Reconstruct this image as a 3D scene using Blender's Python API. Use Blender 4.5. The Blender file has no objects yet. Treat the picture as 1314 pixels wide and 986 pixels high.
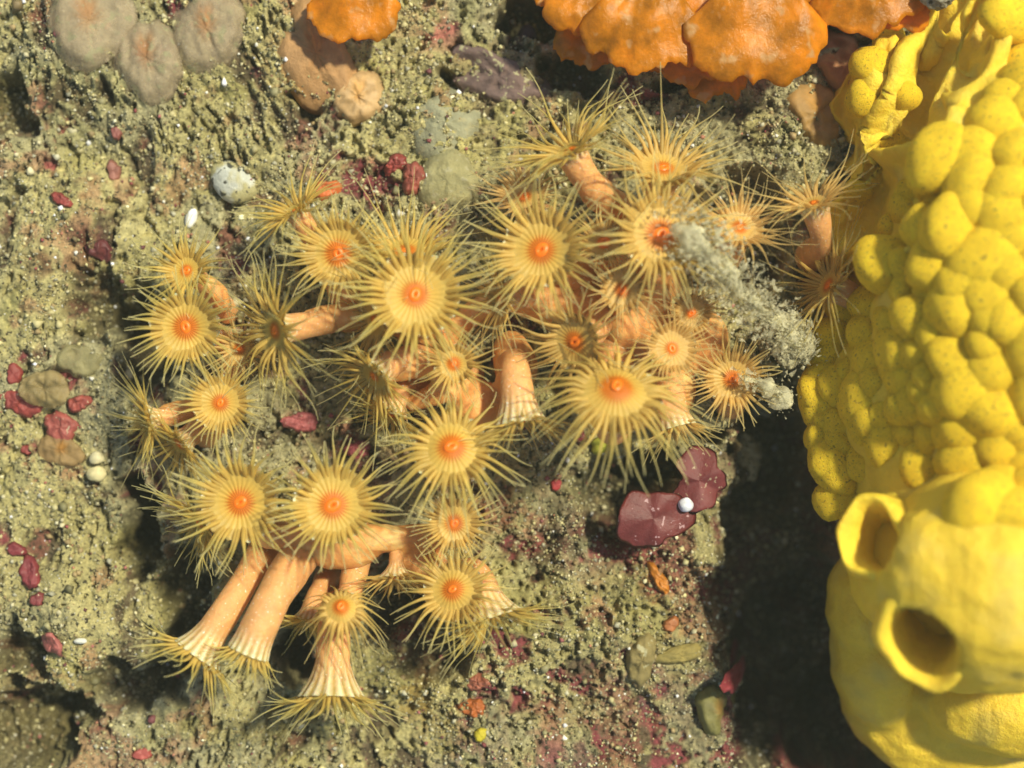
import bpy, bmesh, math, random
import numpy as np
from mathutils import Vector, Matrix
from mathutils.bvhtree import BVHTree

# ------------------------------------------------------------------ scene, camera, light
# 1 unit = 1 cm.  The rock face lies in XY, +Z points away from the rock.
SC = bpy.context.scene
SC.unit_settings.scale_length = 0.01
C = SC.collection
D = 24.0                                   # camera distance from the rock
cam_d = bpy.data.cameras.new("camera"); cam = bpy.data.objects.new("camera", cam_d); C.objects.link(cam)
cam.location = (0, 0, D)
cam_d.sensor_width = 36; cam_d.lens = 36 * D / 13.14
cam_d.clip_start = 0.1; cam_d.clip_end = 500
cam_d.dof.use_dof = True; cam_d.dof.focus_distance = D - 1.0
cam_d.dof.aperture_fstop = 0.11
SC.camera = cam
SUN = Vector((0.46, 0.31, 0.83)).normalized()
w = bpy.data.worlds.new("World"); SC.world = w; w.use_nodes = True
nt = w.node_tree; bg = nt.nodes["Background"]
sky = nt.nodes.new("ShaderNodeTexSky"); sky.sky_type = 'NISHITA'; sky.sun_disc = False
sky.sun_elevation = math.asin(SUN.z); sky.sun_rotation = math.atan2(SUN.x, SUN.y)
nt.links.new(sky.outputs[0], bg.inputs[0]); bg.inputs[1].default_value = 0.10
sd = bpy.data.lights.new("sun", 'SUN'); sd.energy = 4.6; sd.angle = math.radians(4); sd.color = (1, .94, .71)
sun = bpy.data.objects.new("sun", sd); C.objects.link(sun)
sun.rotation_euler = SUN.to_track_quat('Z', 'Y').to_euler(); sun.location = SUN * 60
SC.view_settings.view_transform = 'Standard'; SC.view_settings.look = 'None'
SC.view_settings.exposure = 0.28; SC.view_settings.gamma = 1
SC.cycles.max_bounces = 7; SC.cycles.transparent_max_bounces = 24
SC.cycles.diffuse_bounces = 3; SC.cycles.transmission_bounces = 4

def W(px, py, h=0.0):
    s = (D - h) / D / 100
    return Vector(((px - 657) * s, (493 - py) * s, h))

# ------------------------------------------------------------------ noise
rs = np.random.RandomState(7)
TAB = rs.rand(256, 256)
def vn(x, y, s=0):
    x = np.asarray(x, float) + s * 17.31; y = np.asarray(y, float) + s * 9.77
    xi = np.floor(x).astype(int); yi = np.floor(y).astype(int)
    fx = x - xi; fy = y - yi
    fx = fx * fx * (3 - 2 * fx); fy = fy * fy * (3 - 2 * fy)
    g = lambda a, b: TAB[(a + s * 37) & 255, (b + s * 91) & 255]
    a = g(xi, yi) * (1 - fx) + g(xi + 1, yi) * fx
    b = g(xi, yi + 1) * (1 - fx) + g(xi + 1, yi + 1) * fx
    return a * (1 - fy) + b * fy
def fbm(x, y, s=0, o=4, g=.5):
    t = 0; a = 1; n = 0
    for i in range(o):
        t = t + a * vn(x * 2**i * 1.03, y * 2**i * 1.03, s + i * 3); n += a; a *= g
    return t / n
def worley(x, y, s=0):
    x = np.asarray(x, float); y = np.asarray(y, float)
    xi = np.floor(x).astype(int); yi = np.floor(y).astype(int)
    d1 = np.full(x.shape, 9.0); d2 = np.full(x.shape, 9.0)
    for i in (-1, 0, 1):
        for j in (-1, 0, 1):
            a = xi + i; b = yi + j
            px = a + TAB[(a + s * 11) & 255, (b + 5) & 255]; py = b + TAB[(b + s * 7) & 255, (a + 77) & 255]
            d = np.hypot(px - x, py - y)
            d2 = np.where(d < d1, d1, np.minimum(d2, d)); d1 = np.minimum(d1, d)
    return d1, d2
def ss(a, b, x):
    t = np.clip((x - a) / (b - a), 0, 1); return t * t * (3 - 2 * t)
def n3(p, s=0):          # cheap 3-D wobble from three slices
    p = np.asarray(p, float)
    return (vn(p[..., 0], p[..., 1], s) + vn(p[..., 1], p[..., 2], s + 5) + vn(p[..., 2], p[..., 0], s + 9)) / 1.5 - 1

# ------------------------------------------------------------------ rock relief
HOLES = [(5,140,32,42,.5),(25,940,55,50,.9),(92,925,25,34,.6),(30,835,28,34,.6),(182,680,28,50,1.4),(190,430,36,55,.9),(845,602,42,18,1.2),
         (692,22,42,22,.9),(1005,720,75,200,1.7),(1050,880,90,120,1.6),(1230,960,190,110,2.2),(905,555,35,12,.9),(240,780,26,70,.9),(180,880,60,22,.5),
         (380,820,22,50,.9),(560,850,40,30,.6),(510,770,45,40,.8),(790,640,40,45,.8),(1000,560,40,90,.9),(130,400,30,40,.5),
         (740,95,40,18,.7),(880,115,40,14,.6),(1050,40,45,20,.9),(600,105,30,14,.5),(390,140,20,12,.3),(415,345,18,22,.6),(760,480,60,30,.4),(950,300,60,60,.5)]  # some are shadow spots sunk into the relief, like the one beside the sponge
BUMPS = [(560,160,60,55,.30),(585,250,60,50,.28),(968,590,34,34,.95),(400,40,90,70,.12),(730,700,22,110,.22),(650,400,230,120,.45),
         (300,760,60,50,.2),(60,60,60,60,.2),(140,300,90,60,.15),(820,780,90,80,.25),(100,760,70,60,.35),(1010,440,36,46,.55),
         (760,960,120,50,.3),(860,130,70,40,.25),(1000,180,80,70,.25),(480,640,60,40,.2),(60,380,60,70,.2),(650,820,60,90,.15),(940,500,60,60,.3)]
def relief(x, y, want_col=False):
    x = np.asarray(x, float); y = np.asarray(y, float)
    px = x * 100 + 657; py = 493 - y * 100
    wx = x + .5 * (fbm(x * .9, y * .9, 21, 3) - .5); wy = y + .5 * (fbm(x * .9, y * .9, 27, 3) - .5)
    h = .55 * (fbm(wx * .45, wy * .45, 1, 3) - .5) + .38 * (fbm(wx * 1.5, wy * 1.5, 2, 3) - .5)
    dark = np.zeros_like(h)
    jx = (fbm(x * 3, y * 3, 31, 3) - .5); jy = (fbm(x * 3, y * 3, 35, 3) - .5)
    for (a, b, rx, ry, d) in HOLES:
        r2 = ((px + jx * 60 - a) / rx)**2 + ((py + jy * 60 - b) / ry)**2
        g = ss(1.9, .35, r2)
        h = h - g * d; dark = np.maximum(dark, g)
    for (a, b, rx, ry, d) in BUMPS:
        r2 = ((px + jx * 40 - a) / rx)**2 + ((py + jy * 40 - b) / ry)**2
        h = h + np.exp(-r2) * d
    # sediment cover: thick and vertical-streaked on the left, thin at the lower right
    thin = ss(640, 760, px) * ss(560, 680, py)
    left = ss(420, 200, px)
    sy = .62 * left + (1 - left)
    m = fbm(wx * 2.4, wy * 2.4 * sy, 3, 5, .62)
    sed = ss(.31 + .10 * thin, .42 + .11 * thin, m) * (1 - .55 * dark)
    w1, w2 = worley(wx * 10, wy * 10 * (0.72 * left + (1 - left) * .95), 4)
    v1, v2 = worley(x * 15 + jx * 3, y * 15 + jy * 3, 6)
    crumb = np.clip(1 - w1 * 1.15, 0, 1); fine = np.clip(1 - v1 * 1.2, 0, 1)
    h = h + sed * (.08 + .10 * crumb * fbm(x * 2, y * 2, 44, 2) + .03 * fine) + (1 - sed) * .045 * fine
    h = h + .06 * (fbm(x * 9, y * 9, 9, 3, .6) - .5) * (1 + .5 * thin)
    # narrow cracks and pits
    cr = np.abs(fbm(wx * 6.6, wy * (3.0 * left + 5.6 * (1 - left)), 13, 3) - .5)
    amt = ss(.46, .60, fbm(x * 1.1, y * 1.1, 15, 3))
    crk = ss(.022, .006, cr) * amt * ss(.44, .56, fbm(x * 3.3, y * 2.2, 18, 2))
    pit = ss(.60, .74, fbm(x * 12, y * (7 * left + 11 * (1 - left)), 16, 2, .45)) * ss(.36, .56, fbm(x * 1.2, y * 1.2, 17, 3))
    h = h - .12 * crk - .15 * pit
    edge = np.maximum(np.abs(x) - 6.9, np.abs(y) - 5.3)
    if not want_col: return h
    # pigments
    def c(*v): return np.array(v)
    tone = fbm(wx * 1.7, wy * 1.7, 51, 4)[..., None]; t2 = fbm(x * 12, y * 12, 52, 3, .6)[..., None]
    tan = c(.35, .315, .13) * (1 - tone) + c(.55, .495, .24) * tone
    tan = tan * (.62 + .8 * t2)
    grey = c(.38, .36, .225) * (.55 + .9 * t2)
    gm = (ss(.50, .68, fbm(x * .9, y * .9, 53, 3)) * .7)[..., None]
    tan = tan * (1 - gm) + grey * gm
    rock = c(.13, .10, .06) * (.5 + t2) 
    pk = ss(.54, .64, fbm(wx * 1.6, wy * 1.6, 54, 4) + .07 * thin)[..., None]
    rock = rock * (1 - pk) + c(.24, .062, .07) * (.5 + t2) * pk
    col = rock * (1 - sed[..., None]) + tan * sed[..., None] * (1 - .22 * thin[..., None])
    olive = (ss(.56, .66, fbm(x * 1.3, y * 1.3, 57, 3)) * .55)[..., None]
    col = col * (1 - olive) + col * c(.92, .93, .72) * olive
    # pink coralline crust showing through
    pk2 = (ss(.64, .74, fbm(wx * 2.2, wy * 2.2, 58, 4) + .06 * thin) * .45)[..., None]
    col = col * (1 - pk2) + c(.38, .13, .10) * (.5 + t2) * pk2
    for (a, b, r, k) in [(455,580,32,(.50,.12,.12)),(385,542,22,(.50,.13,.13)),(560,40,32,(.48,.14,.13)),(640,645,40,(.42,.14,.10)),(400,870,40,(.3,.12,.08)),
                         (720,985,60,(.26,.08,.09)),(760,690,40,(.2,.06,.05)),(935,900,50,(.20,.07,.07)),(840,740,18,(.45,.17,.02)),(855,800,14,(.5,.15,.02)),
                         (120,320,30,(.12,.03,.03)),(380,85,40,(.45,.2,.07)),(60,340,28,(.14,.05,.03)),(650,110,66,(.17,.11,.09)),(820,880,40,(.2,.07,.09)),
                         (600,960,40,(.25,.14,.12)),(540,900,30,(.33,.22,.05)),(300,350,24,(.25,.14,.07)),(235,340,20,(.25,.16,.05)),(1060,280,36,(.4,.15,.06))]:
        g = (np.exp(-(((px + jx * 50 - a) / r)**2 + ((py + jy * 50 - b) / r)**2)) * ss(.35, .6, fbm(x * 6, y * 6, 60, 3)))[..., None] * .85
        col = col * (1 - g) + c(*k) * (.6 + .8 * t2) * g
    # shade painted into the hollows as dark brown; sediment thins there too
    hole_shade = dark[..., None] * .6
    col = col * (1 - hole_shade) + c(.06, .045, .018) * hole_shade
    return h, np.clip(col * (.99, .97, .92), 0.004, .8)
def Hh(x, y): return float(relief(np.array([x]), np.array([y]))[0])

# ------------------------------------------------------------------ object helpers
def mesh_np(name, V, F, mat, parent=None, col=None, smooth=True, origin=None):
    me = bpy.data.meshes.new(name)
    V = np.asarray(V, float)
    if origin is not None: V = V - np.array(origin)
    F4 = F if isinstance(F, np.ndarray) else None
    if F4 is not None:
        n, k = F4.shape
        me.vertices.add(len(V)); me.vertices.foreach_set("co", V.astype(np.float32).ravel())
        me.loops.add(n * k); me.loops.foreach_set("vertex_index", F4.astype(np.int32).ravel())
        me.polygons.add(n); me.polygons.foreach_set("loop_start", np.arange(0, n * k, k, dtype=np.int32))
        me.polygons.foreach_set("loop_total", np.full(n, k, dtype=np.int32)); me.update(calc_edges=True)
    else:
        me.from_pydata([tuple(v) for v in V], [], F)
    if smooth: me.polygons.foreach_set("use_smooth", np.ones(len(me.polygons), dtype=bool))
    if col is not None:
        a = me.color_attributes.new("Col", 'FLOAT_COLOR', 'POINT')
        cc = np.ones((len(V), 4), np.float32); col = np.asarray(col); cc[:, :col.shape[1]] = col
        a.data.foreach_set("color", cc.ravel())
    me.materials.append(mat)
    o = bpy.data.objects.new(name, me); C.objects.link(o)
    if parent is not None: o.parent = parent
    if origin is not None and parent is None: o.location = origin
    return o
def thing(name, label, cat, loc, group=None):
    o = bpy.data.objects.new(name, None); C.objects.link(o); o.location = loc
    o.empty_display_size = .1
    return tag(o, label, cat, group)
def tag(o, label, cat, group=None):
    o["label"] = label; o["category"] = cat
    if group: o["group"] = group
    return o
def unit(v): v = np.asarray(v, float); return v / np.linalg.norm(v)
def quads(nr, ns, close=True, off=0, flip=False):
    f = []
    for i in range(nr - 1):
        for j in range(ns if close else ns - 1):
            k = (j + 1) % ns
            q = (off + i * ns + j, off + i * ns + k, off + (i + 1) * ns + k, off + (i + 1) * ns + j)
            f.append(q[::-1] if flip else q)
    return f
def tube(P, r, ns, e1=None, squash=1.0):
    P = np.asarray(P, float); n = len(P); T = np.gradient(P, axis=0)
    T /= np.linalg.norm(T, axis=1)[:, None]
    a = e1 if e1 is not None else np.cross(T[0], [0.3, 0.1, 1]); V = []
    th = np.linspace(0, 2 * math.pi, ns, endpoint=False)
    for i in range(n):
        a = a - T[i] * a.dot(T[i]); a = a / np.linalg.norm(a); b = np.cross(T[i], a)
        V.append(P[i] + r[i] * (np.cos(th)[:, None] * a + np.sin(th)[:, None] * b * squash))
    return np.concatenate(V)

# ------------------------------------------------------------------ materials
def mat(name, base=None, rough=.6, attr=False, sss=0, translu=0, transp=0, bump=.0, bscale=12, vary=.25, vscale=6, spec=.4, specks=None, pits=None, coat=0, sscol=(1, .5, .2), alpha_attr=False):
    m = bpy.data.materials.new(name); m.use_nodes = True; t = m.node_tree; N = t.nodes; L = t.links
    b = N["Principled BSDF"]; out = N["Material Output"]
    tc = N.new("ShaderNodeTexCoord")
    if attr:
        a = N.new("ShaderNodeAttribute"); a.attribute_name = "Col"; colo = a.outputs["Color"]
    else:
        a = N.new("ShaderNodeRGB"); a.outputs[0].default_value = (*base, 1); colo = a.outputs[0]
    no = N.new("ShaderNodeTexNoise"); no.inputs["Scale"].default_value = vscale; no.inputs["Detail"].default_value = 5
    no.inputs["Roughness"].default_value = .65
    L.new(tc.outputs["Object"], no.inputs["Vector"])
    mr = N.new("ShaderNodeMapRange"); mr.inputs[1].default_value = .3; mr.inputs[2].default_value = .7
    mr.inputs[3].default_value = 1 - vary; mr.inputs[4].default_value = 1 + vary
    L.new(no.outputs["Fac"], mr.inputs[0])
    mx = N.new("ShaderNodeMix"); mx.data_type = 'RGBA'; mx.blend_type = 'MULTIPLY'; mx.inputs[0].default_value = 1
    L.new(colo, mx.inputs[6]); L.new(mr.outputs[0], mx.inputs[7]); colo = mx.outputs[2]
    for (lst, sc_, th0, th1) in ((specks, None, 0, 0), (pits, None, 0, 0)):
        if lst:
            k, scale, lo, hi = lst
            n2 = N.new("ShaderNodeTexNoise"); n2.inputs["Scale"].default_value = scale; n2.inputs["Detail"].default_value = 2
            L.new(tc.outputs["Object"], n2.inputs["Vector"])
            m2 = N.new("ShaderNodeMapRange"); m2.inputs[1].default_value = lo; m2.inputs[2].default_value = hi
            L.new(n2.outputs["Fac"], m2.inputs[0])
            x2 = N.new("ShaderNodeMix"); x2.data_type = 'RGBA'; L.new(m2.outputs[0], x2.inputs[0]); L.new(colo, x2.inputs[6]); x2.inputs[7].default_value = (*k, 1)
            colo = x2.outputs[2]
    L.new(colo, b.inputs["Base Color"]); b.inputs["Roughness"].default_value = rough
    b.inputs["Specular IOR Level"].default_value = spec
    b.inputs["Coat Weight"].default_value = coat; b.inputs["Coat Roughness"].default_value = .15
    if sss:
        b.inputs["Subsurface Weight"].default_value = sss; b.inputs["Subsurface Radius"].default_value = sscol; b.inputs["Subsurface Scale"].default_value = .12
    nrm = None
    if bump:
        nb = N.new("ShaderNodeTexNoise"); nb.inputs["Scale"].default_value = bscale; nb.inputs["Detail"].default_value = 6; nb.inputs["Roughness"].default_value = .7
        L.new(tc.outputs["Object"], nb.inputs["Vector"])
        bu = N.new("ShaderNodeBump"); bu.inputs["Strength"].default_value = 1; bu.inputs["Distance"].default_value = bump
        L.new(nb.outputs["Fac"], bu.inputs["Height"]); L.new(bu.outputs[0], b.inputs["Normal"]); nrm = bu.outputs[0]
    sh = b.outputs[0]
    if translu:
        tr = N.new("ShaderNodeBsdfTranslucent"); L.new(colo, tr.inputs[0])
        ms = N.new("ShaderNodeMixShader"); ms.inputs[0].default_value = translu; L.new(sh, ms.inputs[1]); L.new(tr.outputs[0], ms.inputs[2]); sh = ms.outputs[0]
    if transp or alpha_attr:
        tp = N.new("ShaderNodeBsdfTransparent")
        ms = N.new("ShaderNodeMixShader"); L.new(sh, ms.inputs[1]); L.new(tp.outputs[0], ms.inputs[2]); sh = ms.outputs[0]
        if alpha_attr: L.new(a.outputs["Alpha"], ms.inputs[0])
        else: ms.inputs[0].default_value = transp
    L.new(sh, out.inputs[0])
    return m
M_rock = mat("rock_and_sediment", attr=True, rough=.85, bump=.05, bscale=18, vary=.36, vscale=26, spec=.25, specks=((.07, .06, .035), 15, .60, .66))
M_grain = mat("sediment_grain", attr=True, rough=.6, vary=.2, vscale=10, spec=.5, bump=.01)
M_col = mat("polyp_column", attr=True, rough=.45, sss=.5, bump=.02, bscale=18, vary=.16, vscale=6, spec=.5, specks=((.93, .80, .60), 30, .66, .71))
M_disc = mat("polyp_disc", attr=True, rough=.45, translu=.35, vary=.12, vscale=5, bump=.006, bscale=20, spec=.4, alpha_attr=True)
M_tent = mat("polyp_tentacle", attr=True, rough=.45, translu=.42, vary=.10, vscale=12, spec=.4, alpha_attr=True)
M_mouth = mat("polyp_mouth", base=(.88, .19, .008), rough=.4, sss=.2, vary=.15, vscale=20)
M_sponge = mat("sponge_smooth", base=(.98, .66, .045), rough=.55, sss=.35, sscol=(1, .75, .1), bump=.05, bscale=8, vary=.14, vscale=1.6, spec=.4, pits=((.80, .58, .08), 1.6, .50, .68))
M_lobe = mat("sponge_lobe", base=(.98, .65, .03), rough=.7, sss=.3, sscol=(1, .75, .1), bump=.035, bscale=14, vary=.16, vscale=3, spec=.25, pits=((.50, .33, .03), 10, .60, .67))
M_fold = mat("sponge_inner", base=(.80, .50, .03), rough=.6, sss=.2, sscol=(1, .7, .1), bump=.02, bscale=5, vary=.2, vscale=3)
M_bry = mat("orange_frond", base=(.76, .30, .010), rough=.25, translu=.5, bump=.03, bscale=4, vary=.4, vscale=3.2, spec=.5, specks=((.80, .48, .17), 5, .60, .72))
M_snow = mat("detritus", base=(.90, .86, .60), rough=.9, translu=.4, bump=.05, bscale=8, vary=.3, vscale=7, transp=.42)

# ------------------------------------------------------------------ rock sheet
def axis(a, b, step, out):
    core = np.arange(a, b + step / 2, step); ext = []
    s = step; v = b
    while v < out: s *= 1.09; v += s; ext.append(v)
    ext = np.array(ext) - b
    return np.concatenate([(a - ext)[::-1], core, b + ext])
gx = axis(-6.75, 6.75, .0195, 60); gy = axis(-5.1, 5.1, .0195, 60)
X, Y = np.meshgrid(gx, gy)
Z, CC = relief(X, Y, True)
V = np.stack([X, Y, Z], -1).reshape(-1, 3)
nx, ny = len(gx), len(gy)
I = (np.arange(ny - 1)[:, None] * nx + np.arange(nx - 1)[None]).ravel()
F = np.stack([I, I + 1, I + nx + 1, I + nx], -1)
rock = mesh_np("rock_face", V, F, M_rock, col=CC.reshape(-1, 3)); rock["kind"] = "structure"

# ------------------------------------------------------------------ loose sediment crumbs
def scatter(name, n, seed, size, cols, region=None, lift=.3, maxdark=None):
    r = np.random.RandomState(seed)
    x = r.uniform(-6.8, 6.8, n * 2); y = r.uniform(-5.1, 5.1, n * 2)
    dens = fbm(x * 2.1, y * 2.1, 70 + seed, 3)
    k = dens > r.uniform(.25, .62, n * 2); x = x[k][:n]; y = y[k][:n]; n = len(x)
    z = relief(x, y)
    base = np.array([(1,0,0),(-1,0,0),(0,1,0),(0,-1,0),(0,0,1),(0,0,-1)], float)
    fc = np.array([(0,2,4),(2,1,4),(1,3,4),(3,0,4),(2,0,5),(1,2,5),(3,1,5),(0,3,5)])
    s = size * np.exp(r.normal(0, .45, n)); 
    V = base[None] * (s[:, None] * r.uniform(.5, 1.4, (n, 6)))[..., None]
    q = r.normal(0, 1, (n, 4)); q /= np.linalg.norm(q, axis=1)[:, None]
    a, b, c_, d = q.T
    R = np.stack([np.stack([a*a+b*b-c_*c_-d*d, 2*(b*c_-a*d), 2*(b*d+a*c_)], -1), np.stack([2*(b*c_+a*d), a*a-b*b+c_*c_-d*d, 2*(c_*d-a*b)], -1), np.stack([2*(b*d-a*c_), 2*(c_*d+a*b), a*a-b*b-c_*c_+d*d], -1)], -2)
    V = np.einsum('nij,nkj->nki', R, V) + np.stack([x, y, z + s * lift], -1)[:, None]
    F = (fc[None] + np.arange(n)[:, None, None] * 6).reshape(-1, 3)
    cols = np.array(cols); ci = r.randint(0, len(cols), n)
    col = np.repeat(cols[ci] * r.uniform(.6, 1.3, (n, 1)), 6, axis=0)
    o = mesh_np(name, V.reshape(-1, 3), F, M_grain, col=np.clip(col * .97, 0, .9), smooth=False); o["kind"] = "stuff"
    return o
TANS = [(.52,.46,.22),(.50,.45,.22),(.34,.31,.15),(.40,.38,.26),(.55,.50,.30),(.22,.20,.09),(.30,.22,.10)]
scatter("sediment_grains", 75000, 1, .012, TANS)
scatter("sediment_crumbs", 5000, 2, .026, TANS)
scatter("shell_sand", 1500, 3, .017, [(.85,.83,.72),(.8,.75,.5),(.9,.9,.9)])
scatter("coralline_crumbs", 900, 4, .02, [(.30,.07,.07),(.38,.13,.12),(.16,.05,.05),(.45,.20,.12)])

# ------------------------------------------------------------------ cluster anemones
YEL = np.array((.76, .52, .08)); PALE = np.array((.80, .65, .28)); ORG = np.array((.90, .24, .012))
PEACH = np.array((.76, .385, .135)); OLV = np.array((.72, .60, .165)); TIP = np.array((.78, .72, .37))
GROUP = "yellow cluster anemones growing on the rock"
def smooth_noise(rng, n, k):
    a = rng.normal(0, 1, k); return np.interp(np.linspace(0, 1, n), np.linspace(0, 1, k), a)
pid = 0
def polyp(label, c, f, R, T, root, rc, N=32, warm=0.0, elev=.35, droop=0.0, lf=.95, mouth=1.0, up=None, alpha=0.0, sway=(0, 0), dome=0.0):
    """c = (px, py, height) of the disc centre, f = facing (right, up, towards camera), R / T in cm"""
    global pid; pid += 1
    rng = np.random.RandomState(100 + pid); T = T * .93; N = int(N * 1.6) // 2 * 2
    fa, fb, f2, f3 = rng.uniform(0, 6.28), rng.uniform(0, 6.28), rng.uniform(.03, .09), rng.uniform(.02, .06); oz = rng.uniform(.85, 1.2)
    fold = lambda a, r: R * r * r * (f2 * np.cos(2 * a + fa) + f3 * np.cos(3 * a + fb))
    Cn = np.array(W(*c)); n = unit(f)
    rt = W(*root, .2); rz = up if up is not None else Hh(rt.x, rt.y)
    P0 = np.array((rt.x, rt.y, rz - .12))
    T_ = thing("cluster_anemone", label, "sea anemone", tuple(P0), GROUP)
    e1 = unit(np.cross(n, (0.13, 0.99, .05))); e2 = np.cross(n, e1)
    yel = YEL * (1 - warm) + np.array((.86, .54, .17)) * warm
    tenc = OLV * (1 - warm) + np.array((.82, .60, .24)) * warm
    # column
    Lf = lf * R; P3 = Cn - n * Lf; d = np.linalg.norm(P3 - P0)
    P1 = P0 + np.array((0, 0, .30 * d)) + .12 * d * unit(P3 - P0); P2 = P3 - n * .36 * d
    t = np.linspace(0, 1, 15)[:, None]
    B = (1-t)**3*P0 + 3*(1-t)**2*t*P1 + 3*(1-t)*t*t*P2 + t**3*P3
    tf = np.linspace(0, 1, 9)[1:, None]; B2 = P3 + n * Lf * tf
    P = np.concatenate([B, B2])[::-1]                      # from the disc down to the root
    rad = np.concatenate([rc * (1.25 - .4 * np.sin(np.linspace(0, 1, 15) * math.pi * .62)) * (1 + .07 * smooth_noise(rng, 15, 6)), rc + (R * .97 - rc) * tf[:, 0]**1.9])[::-1]
    rad[8:] *= (rad[7] / rad[8]) ** np.linspace(1, 0, 15)
    ns = 64; V = tube(P, rad, ns, e1)
    th = np.tile(np.linspace(0, 2*math.pi, ns, endpoint=False), len(P)); fl = np.repeat(np.concatenate([tf[::-1, 0], np.zeros(15)]), ns)
    ax = np.repeat(P, ns, axis=0); rid = np.cos(th * 16)
    V = ax + (V - ax) * (1 + .045 * rid * np.minimum(1, fl * 1.5) + .08 * n3(V * 3.5, pid) + .035 * n3(V * (9, 9, 9), pid + 2))[:, None]
    rg = (.5 + .5 * rid)[:, None]
    top = np.array((.86, .80, .50))
    col = PEACH * (1 - fl[:, None]) + (top * rg + (yel * .55) * (1 - rg)) * fl[:, None]
    col = col * (1 + .12 * n3(V * 3, pid + 3))[:, None]
    mesh_np("column", V, quads(len(P), ns, flip=True), M_col, T_, np.clip(col, 0, .88), origin=P0)
    # oral disc
    N_ = N // 2; ns = 3 * N_ * 2
    rr = np.array([1.0, .95, .88, .80, .74, .66, .54, .44, .36, .30, .25, .20, .14, .07, .012])
    zz = np.interp(rr, [0, .10, .22, .34, .6, 1], [-.12, -.09, -.09, -.11, -.09, 0]) + dome * (1 - rr**1.6)
    th = np.linspace(0, 2*math.pi, ns, endpoint=False); V = []; col = []
    ph = rng.uniform(0, 6.28)
    for r_, z_ in zip(rr, zz):
        rid = np.cos(th * N_ + ph)
        q = R * (z_ + .008 * rid * min(1, r_ * 1.6)) + fold(th, r_)
        rw = (r_ - (.03 * (1 - rid) * ss(.8, 1, r_)))[:, None]
        V.append(Cn + R * rw * (np.cos(th)[:, None] * e1 + np.sin(th)[:, None] * e2) + q[:, None] * n)
        o = ss(.40, .24, (r_ + .05 * rid) / oz)[:, None]
        st = (.95 + .05 * rid)[:, None] * ss(.1, .6, r_) + (1 - ss(.1, .6, r_))
        cc = (yel * (1 - .35 * r_) + PALE * .35 * r_) * st; gl = ss(.75, .35, r_) * .45; cc = cc * (1 - gl) + np.array((.90, .50, .06)) * gl
        col.append(np.concatenate([np.clip(cc * (1 - o) + ORG * (.85 + .15 * rid)[:, None] * o, 0, .9), np.full((ns, 1), .55 * ss(.62, 1.0, r_))], 1))
    mesh_np("oral_disc", np.concatenate(V), quads(len(rr), ns), M_disc, T_, np.concatenate(col), origin=P0)
    # mouth: raised slit lips
    a = rng.uniform(-.7, .7) + 1.2; m1 = math.cos(a)*e1 + math.sin(a)*e2; m2 = np.cross(n, m1)
    mr = R * .16 * mouth * rng.uniform(.75, 1.25); ths = np.linspace(0, 2*math.pi, 28, endpoint=False); V = []
    for r_, z_ in ((1.25, -.42), (1.05, -.28), (.80, -.16), (.50, -.16), (.28, -.36), (.02, -.6)):
        V.append(Cn + n * dome * R + mr * (r_ * np.cos(ths)[:, None] * m1 + (r_ * .8 if r_ > .6 else r_ * .4) * np.sin(ths)[:, None] * m2) + (mr * z_ - .02 * R) * n)
    mesh_np("mouth", np.concatenate(V), quads(6, 28), M_mouth, T_, origin=P0)
    # tentacles, in two alternating whorls
    for k in range(N):
        a = 2*math.pi * (k + rng.uniform(-.28, .28)) / N
        u = math.cos(a)*e1 + math.sin(a)*e2; v = np.cross(n, u)
        outer = k % 2
        ev = elev * .8 - 1.1 * dome + (.20 if not outer else -.14) + rng.normal(0, .09)
        L = T * min(1.2, rng.normal(1.0, .15)) * (1.0 if outer else .92)
        s = np.linspace(0, 1, 10)
        wb = max(.021, 1.05 * math.pi * R / N); r0 = .58 * R; L2 = L + .42 * R
        dr = u * math.cos(ev) + n * math.sin(ev)
        bend = rng.normal(0, .17); kick = rng.normal(0, .2) - .06
        P = Cn + u * r0 + n * R * (dome * (1 - .58**1.6) - .09) - n * wb * 1.15 + s[:, None] * dr * L2
        P = P + n * (wb * 1.3 + fold(a, 1) + .09 * R) * ss(0, .42 * R / L2 * 1.1, s)[:, None]
        # start along the disc, then rise
        P = P - n * (math.sin(ev) * L2 * s * np.exp(-s * 4.5))[:, None]
        P = P + v * (bend * L * s**2)[:, None] + n * (kick * L * s**2.2)[:, None]
        P = P + v * (rng.normal(0, .045) * L * np.sin(s * rng.uniform(3, 6)))[:, None] + (n * rng.normal(0, .04) * L) * np.sin(s * 5)[:, None]
        P = P + np.array((sway[0], sway[1], -droop))[None] * (L * s**1.8)[:, None]
        if rng.rand() < .12: P[-3:] += v * L * .08 * np.array([[.2], [.7], [1.5]]) * rng.choice([-1, 1])
        r_ = wb * (1.0 - .45 * ss(.1, .45, s) - .40 * ss(.3, 1.0, s)) + .003; r_[0] *= .5; r_[-1] = .007
        V = tube(P, r_, 6, v, .8)
        q = np.repeat(s, 6)[:, None]
        jit = 1 + rng.normal(0, .09)
        cc = (yel * .7 + PALE * .3) * (1 - ss(.2, .6, q)) + tenc * ss(.2, .6, q); cc = cc * (1 - ss(.5, 1, q)) + (TIP * (1 - warm * .5) + tenc * warm * .5) * ss(.5, 1, q)
        al = alpha + .20 + .42 * ss(.15, .7, q)
        mesh_np("tentacle", V, quads(10, 6) + [tuple(range(54, 60))], M_tent, T_, np.concatenate([np.clip(cc * jit, 0, .9), al], 1), origin=P0)
    return T_

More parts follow.
